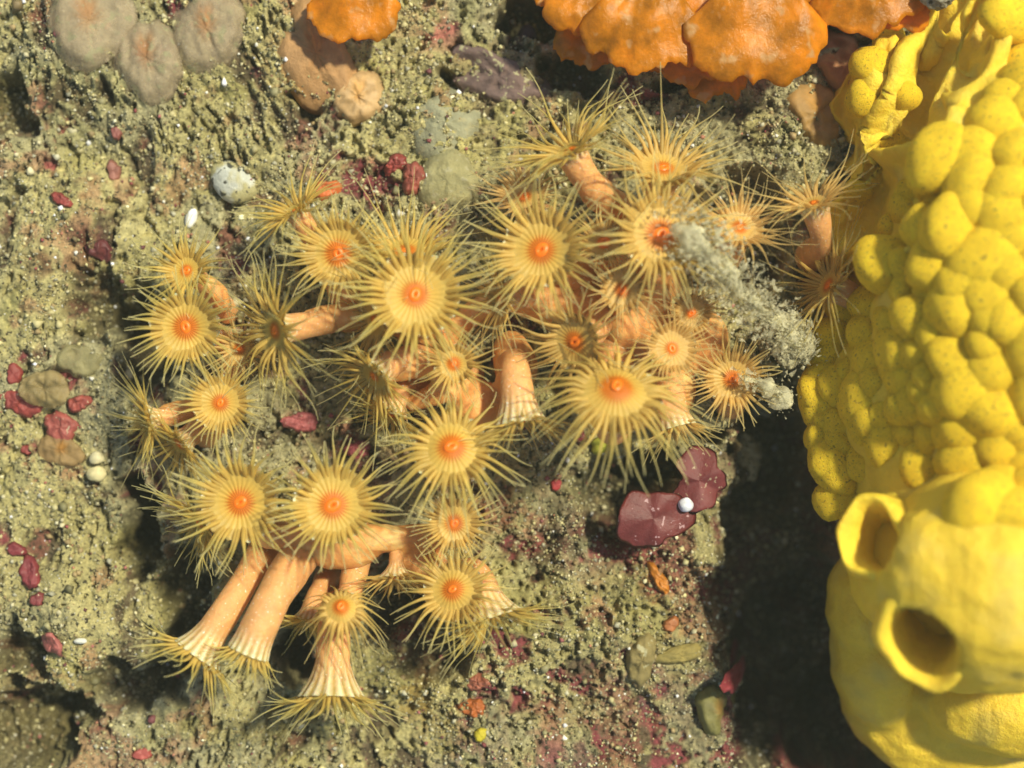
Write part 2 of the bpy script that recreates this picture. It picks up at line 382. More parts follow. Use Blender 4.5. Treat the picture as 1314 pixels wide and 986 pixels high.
PL = [
 # lower cluster
 ("large yellow polyp facing out with radiating orange mouth, above the three peach stalks", (427,648,1.9),(.06,.16,1),.47,.42,(470,700),.20,dict(N=36)),
 ("yellow polyp with round orange mouth, left neighbour of the largest open disc above the stalks", (307,645,1.75),(-.08,.05,1),.47,.46,(350,690),.17,dict(N=34)),
 ("olive yellow polyp turned down left over the dark hollow, tucked under an open disc", (252,672,1.15),(-.75,-.55,.45),.28,.55,(335,668),.13,dict(elev=.45)),
 ("long peach stalk leaning down left, ending in a flared tuft at the lower left", (252,840,1.45),(-.55,-.80,.12),.33,.62,(350,680),.185,dict(elev=.55,lf=1.3,N=28)),
 ("thick peach stalk with short bright yellow tuft, pressed against the longest stalk", (318,838,1.70),(-.38,-.90,.05),.27,.36,(405,690),.225,dict(elev=.95,lf=1.1,N=28)),
 ("polyp with tentacles drooping like a parasol on a peach stalk, right of the thick stalk", (438,785,1.75),(.05,.45,.85),.27,.50,(465,690),.15,dict(dome=.8,elev=.05,droop=.2,sway=(0,-.45),warm=.3,N=28)),
 ("peach stalk with wide white ribbed collar hanging downward, lowest of the cluster", (425,896,1.35),(-.02,-.93,.22),.42,.52,(428,770),.20,dict(elev=.55,lf=1.25,N=32)),
 ("small flared polyp hanging down from a thin stalk between two hollows", (508,745,1.0),(0,-.92,.3),.26,.40,(500,690),.09,dict(elev=.3,warm=.4,N=24)),
 ("small round pale polyp with orange mouth, at the right end of the bridge of tissue", (583,672,1.5),(.05,.05,1),.30,.30,(545,700),.16,dict(warm=.4,N=30)),
 ("yellow polyp tipped up left with scattered tentacles below, under the small round one", (582,758,1.55),(-.25,.35,.9),.38,.42,(545,715),.17,dict(warm=.15,N=32,sway=(0,-.15),dome=.25)),
 ("polyp seen from behind with greenish ribbed collar, tentacles trailing down right", (636,796,1.35),(.32,-.88,.22),.36,.66,(585,745),.17,dict(elev=.35,N=34,alpha=.1,lf=1.2)),
 # middle
 ("yellow polyp opening downward with wide orange mouth, in the lower middle", (580,578,1.9),(-.04,.42,.9),.46,.52,(600,480),.18,dict(N=34,elev=.25,sway=(0,-.2),dome=.355)),
 ("polyp seen from behind, tentacles fanning down beside the lower middle disc", (668,545,1.6),(.10,-.95,.14),.34,.55,(660,470),.20,dict(elev=.4,warm=.25,N=32,lf=1.2)),
 ("largest fan shaped polyp facing down with ribbed pale disc, in the right of the group", (790,510,2.2),(.02,.62,.78),.54,.66,(790,410),.20,dict(N=38,elev=.15,sway=(0,-.15),warm=.1,dome=.5)),
 ("polyp turned to the left with slit of red orange mouth, touching the largest fan", (735,440,1.8),(-.55,-.25,.75),.38,.50,(760,390),.17,dict(warm=.45,N=32)),
 ("small warm coloured polyp with blurred orange mouth, just right of the largest fan", (863,447,1.75),(.10,.10,1),.30,.28,(850,480),.17,dict(warm=.8,N=28,alpha=.1)),
 ("tiny pale polyp with orange mouth beside the lower left of the white debris", (888,402,1.4),(.1,0,1),.24,.24,(870,440),.14,dict(warm=.9,N=26,alpha=.1)),
 ("small peach coloured polyp with orange mouth over the bright tissue in the centre right", (799,372,1.75),(.12,.05,1),.27,.27,(800,420),.14,dict(warm=.8,N=26)),
 ("yellow polyp with deep orange mouth, upper centre, above the bright sheet of tissue", (693,320,2.0),(-.25,.15,.95),.48,.48,(760,370),.17,dict(N=36,warm=.15)),
 ("half hidden polyp with flat wide orange mouth between two larger discs", (775,310,1.5),(.0,.45,.85),.28,.28,(790,350),.14,dict(warm=.6,mouth=1.6,N=28)),
 ("wide yellow polyp with big orange mouth touching the white debris", (850,300,2.1),(.18,.15,.95),.50,.52,(850,370),.18,dict(N=36,warm=.3)),
 ("polyp reaching upward with tall straight tentacles and two orange spots, above the wide disc", (852,212,1.6),(.05,.68,.65),.40,.72,(855,270),.18,dict(N=34,warm=.35,elev=.45)),
 ("topmost polyp on a bare peach stalk, its tentacles swept up left", (730,190,1.75),(-.42,.72,.40),.24,.90,(790,270),.19,dict(N=36,elev=.35,lf=.7,warm=.05,sway=(-.1,.05))),
 ("small reddish orange polyp half hidden behind the upper centre disc", (672,250,1.2),(-.15,.5,.8),.28,.42,(700,280),.14,dict(warm=1,N=26,alpha=.05)),
 ("pale polyp on a pink stalk near the sponge, spreading fine tentacles left", (1043,258,1.5),(-.30,.80,.45),.24,.66,(1040,330),.16,dict(warm=.7,N=30,alpha=.15)),
 ("polyp bending left against the sponge, its long tentacles combed sideways", (1060,365,1.1),(-.85,.35,.35),.26,.80,(1075,410),.17,dict(warm=.25,N=34,alpha=.15)),
 ("separate round polyp with debris on its rim, at the right edge", (940,487,1.2),(.02,-.10,1),.33,.32,(935,520),.15,dict(warm=.7,N=34)),
 ("largest bright yellow polyp with sharp orange mouth, left of centre", (533,377,2.1),(.10,.16,1),.52,.56,(575,420),.18,dict(N=38)),
 ("yellow polyp with orange mouth up left of the largest bright disc", (433,325,1.6),(-.10,-.02,1),.42,.36,(455,370),.19,dict(N=34,warm=.15)),
 ("olive polyp on a peach stalk with stiff tentacles spread up left, beside the dotted shell", (378,268,1.4),(-.45,.75,.4),.22,.72,(412,330),.14,dict(N=28,elev=.4,lf=.7)),
 ("pale green polyp behind the largest bright disc, only its upright tentacles in view", (520,318,1.4),(0,.75,.55),.38,.72,(540,390),.16,dict(N=34,elev=.5,alpha=.1)),
 # left
 ("round yellow polyp with orange mouth at the far left, over a dark shadow", (237,420,1.55),(-.05,-.02,1),.42,.36,(290,440),.16,dict(N=36,sway=(0,-.08))),
 ("small olive polyp on a curved peach stalk, above the far left disc", (238,347,1.2),(-.20,.15,.95),.24,.50,(290,400),.14,dict(N=30,alpha=.1)),
 ("polyp facing left on a horizontal peach stalk, long tentacles fanned left and down", (350,425,1.7),(-.70,-.15,.60),.30,.80,(450,405),.17,dict(N=36,elev=.1)),
 ("tiny orange polyp between the far left disc and the fanned one", (307,448,1.0),(0,-.1,1),.20,.34,(300,480),.10,dict(warm=.8,N=24)),
 ("small round yellow polyp with orange mouth on its own, left of centre", (282,517,1.45),(0,.05,1),.34,.28,(262,560),.15,dict(N=32,warm=.15)),
 ("pale greenish polyp facing left on a short peach branch, below the far left disc", (188,540,1.05),(-.85,-.15,.40),.22,.62,(258,520),.12,dict(N=30,elev=.3,alpha=.18)),
 ("grey green polyp turned down left, its thin tentacles brushing the sediment", (228,572,1.0),(-.60,-.60,.45),.24,.66,(275,550),.13,dict(N=32,elev=.25,alpha=.18)),
 ("polyp facing down left with small red mouth, beneath the largest bright disc", (478,412,1.3),(-.75,-.20,.55),.30,.66,(530,430),.17,dict(N=30,warm=.35)),
 ("polyp at the tip of a smooth peach branch, curved tentacles falling down left", (478,485,1.5),(-.60,-.50,.50),.26,.62,(570,470),.17,dict(N=30,elev=.15,sway=(-.1,-.35))),
 ("small yellow polyp with dim mouth in the very centre of the branches", (582,467,1.6),(-.05,.05,1),.24,.32,(585,440),.12,dict(N=28,warm=.3)),
 ("low polyp lying on the rock under the smooth branch, tentacles pointing down", (500,535,1.0),(-.35,-.80,.35),.24,.48,(575,500),.15,dict(N=26,elev=.3,alpha=.05)),
 ("thin polyp stretched left from the pale pink sheet, small scattered tentacles", (640,385,1.5),(-.75,-.10,.50),.20,.50,(705,395),.15,dict(N=26,warm=.35)),
 ("stout peach column with furled tentacles, right below the largest fan", (868,550,1.2),(.25,-.93,.15),.24,.40,(850,470),.20,dict(N=24,elev=.6,warm=.5,lf=.8)),
 ("faint olive polyp with tentacles down, behind the drooping parasol polyp", (395,800,.7),(-.25,-.9,.3),.22,.52,(420,740),.13,dict(N=24,elev=.35,alpha=.12)),
 ("blurred polyp with orange spots, right of the wide disc and above the debris", (950,290,1.5),(.1,.5,.85),.30,.58,(935,330),.16,dict(N=30,warm=.9,alpha=.2)),
]
for (lab, c, f, R, T, root, rc, kw) in PL: polyp(lab, c, f, R, T, root, rc, **kw)

# ------------------------------------------------------------------ remeshed organic masses
def ico(sub=3):
    bm = bmesh.new(); bmesh.ops.create_icosphere(bm, subdivisions=sub, radius=1)
    V = np.array([v.co for v in bm.verts]); F = np.array([[v.index for v in f.verts] for f in bm.faces]); bm.free(); return V, F
IV, IF = ico(3)
def remesh(name, parts, vox, material, smooth_it=4, parent=None, origin=(0,0,0), disp=None, noise_after=None):
    """parts: list of (V, F); fused with a voxel remesh, smoothed"""
    Vs, Fs, o = [], [], 0
    for (v, f) in parts:
        Vs.append(np.asarray(v)); Fs += [tuple(int(i) + o for i in q) for q in f]; o += len(v)
    me = bpy.data.meshes.new("tmp"); me.from_pydata([tuple(v) for v in np.concatenate(Vs)], [], Fs)
    ob = bpy.data.objects.new("tmp", me); C.objects.link(ob)
    m = ob.modifiers.new("r", 'REMESH'); m.mode = 'VOXEL'; m.voxel_size = vox
    s = ob.modifiers.new("s", 'SMOOTH'); s.iterations = smooth_it; s.factor = .6
    dg = bpy.context.evaluated_depsgraph_get(); ev = ob.evaluated_get(dg); m2 = bpy.data.meshes.new_from_object(ev)
    nv = len(m2.vertices); V = np.empty(nv * 3, np.float32); m2.vertices.foreach_get("co", V); V = V.reshape(-1, 3).astype(float)
    if disp is not None:
        Nn = np.empty(nv * 3, np.float32); m2.vertices.foreach_get("normal", Nn); Nn = Nn.reshape(-1, 3)
        V = V + Nn * disp(V)[:, None]
    V = V - np.array(origin)
    m2.vertices.foreach_set("co", V.astype(np.float32).ravel()); m2.update()
    m2.polygons.foreach_set("use_smooth", np.ones(len(m2.polygons), bool))
    m2.materials.clear(); m2.materials.append(material)
    bpy.data.objects.remove(ob); bpy.data.meshes.remove(me)
    m2.name = name; oo = bpy.data.objects.new(name, m2); C.objects.link(oo)
    if parent is not None: oo.parent = parent
    else: oo.location = origin
    return oo
def ell(px, py, h, rx, ry, rz, rot=0):
    c = np.array(W(px, py, h)); v = IV * (rx, ry, rz); a = math.radians(rot)
    R = np.array([[math.cos(a), -math.sin(a), 0], [math.sin(a), math.cos(a), 0], [0, 0, 1]])
    return v @ R.T + c, IF
def worm(pts, r0, r1=None, ns=14):
    P = np.array([W(*p) for p in pts]); 
    t = np.linspace(0, len(P) - 1, 6 * len(P)); P = np.stack([np.interp(t, np.arange(len(P)), P[:, i]) for i in range(3)], 1)
    for _ in range(5): P[1:-1] = (P[:-2] + P[1:-1] * 2 + P[2:]) / 4
    r1 = r1 or r0; r = np.linspace(r0, r1, len(P)) * np.sqrt(np.clip(np.sin(np.linspace(.12, math.pi - .12, len(P))), 0, 1) ** .5)
    V = tube(P, r, ns); n = len(P)
    return V, quads(n, ns, flip=False) + [tuple(range(ns))[::-1], tuple(range((n-1)*ns, n*ns))]

# shared living tissue at the foot of the polyps
def tissue(label, parts, origin):
    o = remesh("tissue_sheet", parts, .045, M_tissue, 5, origin=tuple(W(*origin)), disp=lambda v: .05 * n3(v * 3.5, 3) + .015 * n3(v * 14, 6))
    return tag(o, label, "anemone tissue", "fleshy sheets joining the anemones")
M_tissue = mat("tissue", base=(.78, .37, .105), rough=.45, sss=.4, bump=.03, bscale=9, vary=.16, vscale=2.4, spec=.5, specks=((.88, .60, .22), 3.5, .5, .66))
tissue("pink peach sheet of tissue spread under the upper centre disc",
  [ell(700,385,.65,.62,.28,.42,-8), ell(760,400,.75,.48,.30,.42,-20), ell(805,420,.8,.42,.42,.5), ell(835,440,.7,.42,.42,.42), ell(785,350,.5,.5,.5,.3), ell(835,370,.7,.28,.6,.5)], (760,400,.3))
tissue("glossy orange yellow fold of tissue and branches in the middle of the group",
  [ell(660,465,.65,.28,.42,.48,10), worm([(565,440,.8),(610,400,.6),(660,370,.6)],.16), worm([(480,480,1.1),(530,468,1.1),(580,460,.9)],.17,.2), worm([(520,522,.9),(560,505,1.0),(600,490,.8)],.16), ell(612,520,.75,.34,.34,.42), worm([(660,440,.9),(655,500,1.0),(668,540,.9)],.2)], (620,470,.3))
tissue("peach bridge of tissue linking the lower discs above the dark hollows",
  [worm([(330,690,.9),(400,690,1.0),(460,690,1.0),(520,690,.8),(570,690,.7)],.2), worm([(500,690,.8),(530,725,.7),(575,735,.7)],.16), ell(440,705,.8,.5,.25,.35)], (450,690,.3))
tissue("short peach branch of tissue under the small round polyp left of centre",
  [worm([(190,540,.8),(225,528,.7),(270,515,.6)],.12), worm([(235,570,.6),(262,550,.7),(285,525,.7)],.13), worm([(290,495,.5),(300,460,.6),(298,430,.5)],.11), worm([(250,350,.7),(278,372,.8),(290,400,.6)],.12)], (260,540,.3))
tissue("peach tissue rising behind the largest fan on the right of the group",
  [ell(860,490,.7,.32,.5,.5,10), ell(905,440,.5,.3,.4,.35), ell(840,350,.7,.2,.5,.4)], (860,480,.3))
tissue("narrow peach runner joining the left polyps to the largest bright disc",
  [worm([(370,420,1.2),(410,408,1.1),(460,405,.9),(520,420,.7),(560,440,.6)],.16), worm([(400,300,.8),(430,360,.7),(440,400,.7)],.14), ell(450,375,.5,.3,.3,.3)], (440,405,.3))

# ------------------------------------------------------------------ yellow sponge
sp = thing("yellow_sponge", "large lumpy bright yellow sponge with two big round openings along the right edge", "sponge", tuple(W(1250, 500, 0)))
so = sp.location
body_parts = [ell(1320,420,1.2,2.05,3.4,2.2), ell(1180,500,.9,1.05,1.5,1.3), ell(1290,740,2.5,1.7,1.30,1.6), ell(1330,740,1.2,1.3,1.2,1.6), ell(1190,620,1.1,.9,1.0,1.3),
              ell(1340,120,.6,1.0,2.0,1.2,-12), ell(1240,150,.3,.9,2.0,.95,-12), ell(1190,230,.4,.65,1.7,.8,-22), ell(1150,130,.3,.5,.9,.55,-10), ell(1150,330,.5,.5,.8,.8),
              ell(1235,930,-.55,1.65,.85,.85,-16), ell(1125,850,-.1,.55,.85,.8,10), ell(1300,900,.3,1.2,.7,1.0), ell(1105,770,.2,.42,.7,.7),
              worm([(1262,-20,1.7),(1235,50,1.5),(1205,120,1.35),(1190,175,1.2),(1165,230,1.0)],.20,.18), worm([(1300,-20,2.0),(1275,60,1.9),(1250,120,1.7),(1215,190,1.4),(1190,240,1.2)],.19,.2),
              worm([(1215,-20,1.1),(1195,45,1.0),(1160,110,.95),(1150,170,.85),(1120,215,.75)],.16,.12), worm([(1240,180,1.4),(1205,240,1.2),(1170,290,1.1),(1140,330,1.0)],.17,.16),
              worm([(1150,60,.8),(1110,110,.7),(1100,200,.6),(1085,290,.5)],.18,.16), worm([(1130,210,.7),(1115,270,.7),(1095,330,.6)],.16,.14), worm([(1090,290,.4),(1080,330,.4)],.2),
              worm([(1110,430,1.0),(1075,500,.9),(1085,570,.8),(1070,640,.8)],.3,.28)]
def sponge_disp(v):
    px = v[:, 0] * 100 + 657; py = 493 - v[:, 1] * 100            # rope-like ridges run down the thin upper flank
    k = ss(420, 330, py) * ss(1290, 1200, px + .35 * (py - 60))
    a = math.radians(-20); u = v[:, 0] * math.cos(a) + v[:, 1] * math.sin(a) + .25 * n3(v * 1.6, 3); t = -v[:, 0] * math.sin(a) + v[:, 1] * math.cos(a)
    rd = 1 - 2 * np.abs(fbm(u * 3.4, t * .9, 80, 2) - .5) * 2
    kn = ss(.52, .75, fbm(u * 3.2, t * 1.8, 84, 2))
    return .12 * n3(v * 1.7, 2) + .055 * n3(v * 4, 4) + .018 * n3(v * 11, 6) + k * (.26 * (ss(.35, .95, rd) - .5) + .20 * kn)
body = remesh("body", body_parts, .05, M_sponge, 7, sp, so, disp=sponge_disp)
bv = BVHTree.FromPolygons([v.co + so for v in body.data.vertices], [tuple(p.vertices) for p in body.data.polygons])
camloc = Vector((0, 0, D))
def ray(px, py):
    d = (W(px, py, 0) - camloc).normalized(); l, n, i, dist = bv.ray_cast(camloc, d); return l, n
# lobes
LOBM = []
for k in range(7):
    V, F = ico(3); r = np.random.RandomState(k)
    V = V * (1 + .28 * n3(V * 1.3 + k * 7, k) + .05 * n3(V * 5 + k, k + 2) + .015 * n3(V * 13, k + 4))[:, None]
    me = bpy.data.meshes.new("lobe"); me.from_pydata([tuple(v) for v in V], [], [tuple(f) for f in F.tolist()])
    me.polygons.foreach_set("use_smooth", np.ones(len(me.polygons), bool)); me.materials.append(M_lobe); LOBM.append(me)
rng = random.Random(5); pts = []
def inpoly(x, y, poly):
    c = False
    for i in range(len(poly)):
        (x1, y1), (x2, y2) = poly[i], poly[i-1]
        if (y1 > y) != (y2 > y) and x < (x2-x1)*(y-y1)/(y2-y1)+x1: c = not c
    return c
PEB = [(1345,70),(1300,95),(1262,150),(1225,160),(1195,185),(1165,235),(1130,300),(1095,370),(1065,420),(1045,480),(1045,560),(1060,625),(1110,600),(1190,600),(1240,640),(1345,650)]
for _ in range(9000):
    x = rng.uniform(1030, 1350); y = rng.uniform(60, 660)
    if not inpoly(x, y, PEB): continue
    sz = .20 + .17 * rng.random()**1.2 + .05 * (x > 1190) 
    if all((x-a)**2 + (y-b)**2 > (56 * (sz + s_))**2 for a, b, s_ in pts): pts.append((x, y, sz))
pts += [(1052,455,.2),(1050,505,.3),(1068,498,.26),(1052,535,.18),(1062,600,.34),(1070,640,.28),(1055,570,.22),(1120,75,.3),(1098,125,.22),(1140,45,.2),(1165,125,.2),(1100,250,.18),(1180,215,.2),(1150,180,.18),(1310,20,.35),(1314,60,.33),
        (1165,520,.26),(1110,540,.22),(1060,430,.22),(1075,390,.22),(1080,350,.18)]
for (x, y, s_) in pts:
    l, n = ray(x, y)
    if l is None:
        l = W(x, y, .9); n = Vector((-.5, 0, .8))
    o = bpy.data.objects.new("lobe", LOBM[rng.randrange(7)]); C.objects.link(o); o.parent = sp
    o.location = l - so - n * s_ * .40
    q = n.to_track_quat('Z', 'Y').to_matrix().to_4x4(); sc_ = (s_ * rng.uniform(.92, 1.15), s_ * rng.uniform(.95, 1.25), s_ * rng.uniform(.8, 1.0))
    o.matrix_local = Matrix.Translation(o.location) @ q @ Matrix.Rotation(rng.uniform(0, 6.28), 4, 'Z') @ Matrix.Diagonal((*sc_, 1))
# oscula: first hollow the body out behind each opening
OSC = [(1122,692,2.75,(-.55,.25,.72),.42,.72,28,1.7,1.5,2.3), (1186,822,3.15,(-.38,-.30,.85),.46,.85,-10,1.8,1.6,2.3)]
for (a_, b_, h_, n_, R_, el_, rot_, dp_, ba_, bl_) in OSC:
    c_ = np.array(W(a_, b_, h_) - so); n_ = unit(n_)
    for v in body.data.vertices:
        dv = np.array(v.co) - c_; ax_ = float(dv.dot(n_)); rho = float(np.linalg.norm(dv - n_ * ax_))
        if rho < R_ and ax_ > -dp_ - .1: v.co = Vector(np.array(v.co) + n_ * ((-dp_ - .15 - ax_) * float(ss(R_ * 1.0, R_ * .85, rho))))
def osculum(px, py, h, n, R, el, rot, depth, base, bl):
    c = np.array(W(px, py, h)); n = unit(n); a = math.radians(rot)
    e1 = unit(np.cross(n, (0, 1, 0.1))); e2 = np.cross(n, e1); e1, e2 = math.cos(a)*e1+math.sin(a)*e2, -math.sin(a)*e1+math.cos(a)*e2
    prof = [(base,-bl),(base*.86,-bl*.72),(base*.76,-bl*.52),(R*1.75,-bl*.34),(R*1.42,-bl*.18),(R*1.42,-.06),(R*1.30,.06),(R*1.12,.09),(R*.94,-.02),(R*.84,-.18),(R*.76,-.4*depth),(R*.66,-.7*depth),(R*.4,-.93*depth),(.01,-depth)]
    pr = np.array(prof); t = np.linspace(0, len(pr)-1, 42); pr = np.stack([np.interp(t, np.arange(len(pr)), pr[:, i]) for i in (0, 1)], 1)
    for _ in range(2): pr[1:-1] = (pr[:-2] + 2*pr[1:-1] + pr[2:]) / 4
    th = np.linspace(0, 2*math.pi, 64, endpoint=False); V = []
    for i, (r_, z_) in enumerate(pr):
        k = 1 + .07*np.cos(2*th+1) + .05*np.cos(3*th+2+px) + .02*np.cos(7*th+px)
        V.append(c + (r_*k*np.cos(th))[:, None]*e1*el + (r_*k*np.sin(th))[:, None]*e2 + (z_ + .06*np.cos(2*th+.6)*R)[:, None]*n)
    V = np.concatenate(V); V = V + (.05 * n3(V * 2.2, 8) + .03 * n3(V * 6, 5))[:, None]
    return mesh_np("osculum", V, quads(42, 64), M_osc, sp, origin=so)
M_osc = mat("sponge_osculum", base=(.98, .66, .045), rough=.5, sss=.35, sscol=(1, .75, .1), bump=.05, bscale=8, vary=.15, vscale=1.5)
for a_ in OSC: osculum(*a_)

# ------------------------------------------------------------------ orange frilled colony (top) and other sheets
def frond(px, py, h, ang, L, spread, mat_, parent, origin, seed, lift=.3, thick=.03, name="frond"):
    """fan blade: base at px,py, pointing along ang (deg, image up = 90)"""
    r = np.random.RandomState(seed); nu, nv = 22, 40; a0 = math.radians(ang); sp_ = math.radians(spread)
    b = np.array(W(px, py, h)); U = np.linspace(0, 1, nu); A = np.linspace(-1, 1, nv); V = []
    edge = 1 + .03 * np.cos(A * 8 + seed) + .018 * np.cos(A * 21 + seed * 2) + r.normal(0, .012, nv) - .22 * np.abs(A)**4
    for u in U:
        for j, a in enumerate(A):
            d = a0 + a * sp_ * (.75 + .25 * u); rr = L * u * edge[j]
            z = lift * L * (.55 * math.sin(u * 2.6) - .10 * a * a * u) + .016 * math.sin(a * 6 + seed) * u * L + .03 * math.sin(u * 12 + a * 2 + seed)
            V.append(b + (math.cos(d) * rr, math.sin(d) * rr, z))
    V = np.array(V); n = len(V); V += .02 * n3(V * 7, seed % 9)[:, None] * np.array((0, 0, 1))
    Vb = V - (0, 0, thick); F = quads(nu, nv, False) + quads(nu, nv, False, n, True)
    rim = [(nu-1)*nv + j for j in range(nv)]
    F += [(rim[j], rim[j+1], rim[j+1]+n, rim[j]+n) for j in range(nv-1)]
    F += [(i*nv, (i+1)*nv, (i+1)*nv+n, i*nv+n) for i in range(nu-1)] + [(i*nv+nv-1, i*nv+nv-1+n, (i+1)*nv+nv-1+n, (i+1)*nv+nv-1) for i in range(nu-1)]
    return mesh_np(name, np.concatenate([V, Vb]), F, mat_, parent, origin=origin)
o1 = W(930, -40, .5)
br = thing("orange_bryozoan", "bright orange frilled colony of overlapping rounded fronds at the top edge, right of centre", "bryozoan", tuple(o1))
for k, (x, y, h, a, L, s) in enumerate([(760,-60,1.0,-95,1.05,44),(765,-10,.6,-95,.95,40),(835,-70,1.1,-95,1.55,38),(880,-40,.75,-82,1.45,36),(905,-20,.6,-85,1.45,24),(968,-70,1.2,-90,1.70,42),(940,-10,.7,-110,1.0,34),(910,-60,.9,-90,1.3,40),
                                      (1035,-90,1.0,-80,1.1,44),(1095,-90,1.1,-75,1.30,46),(1150,-70,.9,-95,1.1,44),(735,-50,.6,-115,.7,40),(800,-10,.5,-85,.9,40),(1015,-70,.7,-85,1.0,40)]):
    frond(x, y, h, a, L, s, M_bry, br, o1, 11 + k)
o2 = W(452, -40, .4)
br2 = thing("orange_bryozoan", "single rounded orange lobe at the top edge, above the brown sheet", "bryozoan", tuple(o2))
frond(455,-60,.8,-90,1.12,42,M_bry,br2,o2,40); frond(430,-30,.6,-105,.55,30,M_bry,br2,o2,41)

def low(x, y, d=.22):
    g = [(i * d, j * d) for i in (-1, 0, 1) for j in (-1, 0, 1)]
    return sum(relief(x + a, y + b) for a, b in g) / 9
MATS = {}
def blade(name, label, cat, px, py, rx, ry, rot, color, lift=.06, thick=.05, wob=.10, group=None, rough=.45, center=None, transp=0, tilt=(0, 0), seed=0, dome=.07, specks=None, bump=.015, translu=.15, drape=True, sink=None):
    sink = (.13 if drape and max(rx, ry) > 33 else .03 if drape else 0) if sink is None else sink
    rx /= 100; ry /= 100; r = np.random.RandomState(seed + int(px)); nr, ns = 12, 48
    th = np.linspace(0, 2*math.pi, ns, endpoint=False); a = math.radians(rot)
    ol = 1 + .022*np.interp(th, np.linspace(0, 7, 40), r.normal(0, 1, 40)) + wob * (.9*np.cos(2*th + r.uniform(0, 6)) + .5*np.cos(3*th + r.uniform(0, 6)) + .3*np.cos(5*th + r.uniform(0, 6)) + .2*np.cos(9*th + r.uniform(0, 6)))
    p = W(px, py, .2); g = np.linspace(-1, 1, 5); gxx, gyy = np.meshgrid(p.x + g*rx*.7, p.y + g*ry*.7)
    z0 = float(np.percentile(relief(gxx, gyy), 82)) + lift
    V = []; col = []; base = np.array(color)
    for side in (1, -1):
        for i in range(nr):
            q = (i / (nr - 1)) if side == 1 else (1 - i / (nr - 1)); q = max(q, .01)
            x = rx*q*np.cos(th)*ol; y = ry*q*np.sin(th)*ol
            z = dome*min(rx, ry)*(1-q*q) + (thick/2 if side == 1 else -thick/2)*(1-q**4)
            z = z - sink * ss(.72, 1.0, q)
            xr = x*math.cos(a)-y*math.sin(a); yr = x*math.sin(a)+y*math.cos(a)
            if (drape and max(rx, ry) > .15): z = z + (low(p.x + xr, p.y + yr) - low(p.x, p.y))
            z = z + tilt[0]*x + tilt[1]*y + .12*min(rx, ry)*q*np.sin(3*th + seed)*wob*6
            V.append(np.stack([x*math.cos(a)-y*math.sin(a), x*math.sin(a)+y*math.cos(a), z], 1))
            if center is not None:
                rad = (.5 + .5*np.cos(th*14 + 3*np.sin(th*3)))[:, None]
                g_ = .8 * ss(.55, .02, np.hypot(q * np.cos(th) * 1.4, q * np.sin(th) * .9 - .2)[:, None] + .16*(rad - .5)); col.append(base*(1-g_) + np.array(center)*g_)
            else: col.append(np.repeat(base[None], ns, 0))
    V = np.concatenate(V) + np.array((p.x, p.y, z0)); V[:, 2] += .03*n3(V*3, 5)
    key = (rough, transp, specks, bump)
    if key not in MATS: MATS[key] = mat("thin_blade_%d" % len(MATS), attr=True, rough=rough, bump=bump, bscale=14, vary=.22, vscale=5, transp=transp, translu=translu, spec=.5, specks=specks)
    o = mesh_np(name, V, quads(2*nr, ns), MATS[key], col=np.concatenate(col), origin=(p.x, p.y, z0))
    return tag(o, label, cat, group)
DUST = ((.5, .46, .26), 9, .60, .66)
GR = "grey lobes of a thin crust at the upper left"
for (x, y, rx, ry, lab, s) in [(120,32,52,64,"translucent grey lobe with faint orange streaks, leftmost of three at the upper left",1),(192,78,46,52,"rounded grey lobe with a long orange streak, lowest of three at the upper left",2),(268,42,46,55,"grey lobe with an orange patch at its top, rightmost of three at the upper left",3)]:
    blade("crust_lobe", lab, "encrusting lobe", x, y, rx, ry, 8, (.54,.43,.27), .10, .03, .10, GR, .6, (.60,.26,.08), .58, seed=s, dome=.05, bump=.02, specks=((.5, .46, .26), 7, .58, .66))
blade("brown_sheet", "smooth peach brown sheet draped over the rock below the single orange lobe", "encrusting sheet", 408, 72, 46, 88, 24, (.50,.28,.11), .02, .07, .16, None, .55, (.60,.27,.07), 0, seed=4, dome=.08, bump=.03)
blade("brown_sheet", "peach mound with a blurred pale rim, under the brown sheet", "encrusting sheet", 460, 125, 38, 34, 0, (.58,.38,.17), .0, .08, .12, None, .55, (.62,.33,.08), 0, seed=5, dome=.15)
blade("brown_sheet", "dull orange brown patch between the orange fronds and the sponge", "encrusting sheet", 1048, 145, 42, 46, 20, (.42,.25,.08), .0, .06, .14, None, .6, (.50,.25,.04), 0, seed=6, dome=.08)
blade("brown_sheet", "rusty orange patch touching the upper left rim of the sponge", "encrusting sheet", 1082, 82, 36, 44, 40, (.48,.22,.09), .05, .06, .2, None, .6, None, 0, seed=7, dome=.06)
blade("dusty_sheet", "grey purple dusty sheet with white specks, left of the topmost stalked polyp", "encrusting sheet", 640, 98, 68, 36, -12, (.21,.14,.12), .0, .07, .14, None, .8, None, 0, seed=8, dome=.06, specks=DUST, bump=.04)
blade("dusty_sheet", "pale grey green dusty hump left of the topmost stalked polyp", "encrusting sheet", 570, 160, 50, 56, 10, (.40,.39,.24), -.05, .08, .12, None, .9, None, 0, seed=9, dome=.15, specks=DUST, bump=.05)
blade("dusty_sheet", "pale curved dusty hump under the tentacles of the topmost stalked polyp", "encrusting sheet", 575, 236, 48, 42, 0, (.42,.38,.18), -.05, .08, .12, None, .9, None, 0, seed=10, dome=.15, specks=DUST, bump=.05)
RA = "red algae discs on the rock"; RED = (.30,.055,.045)
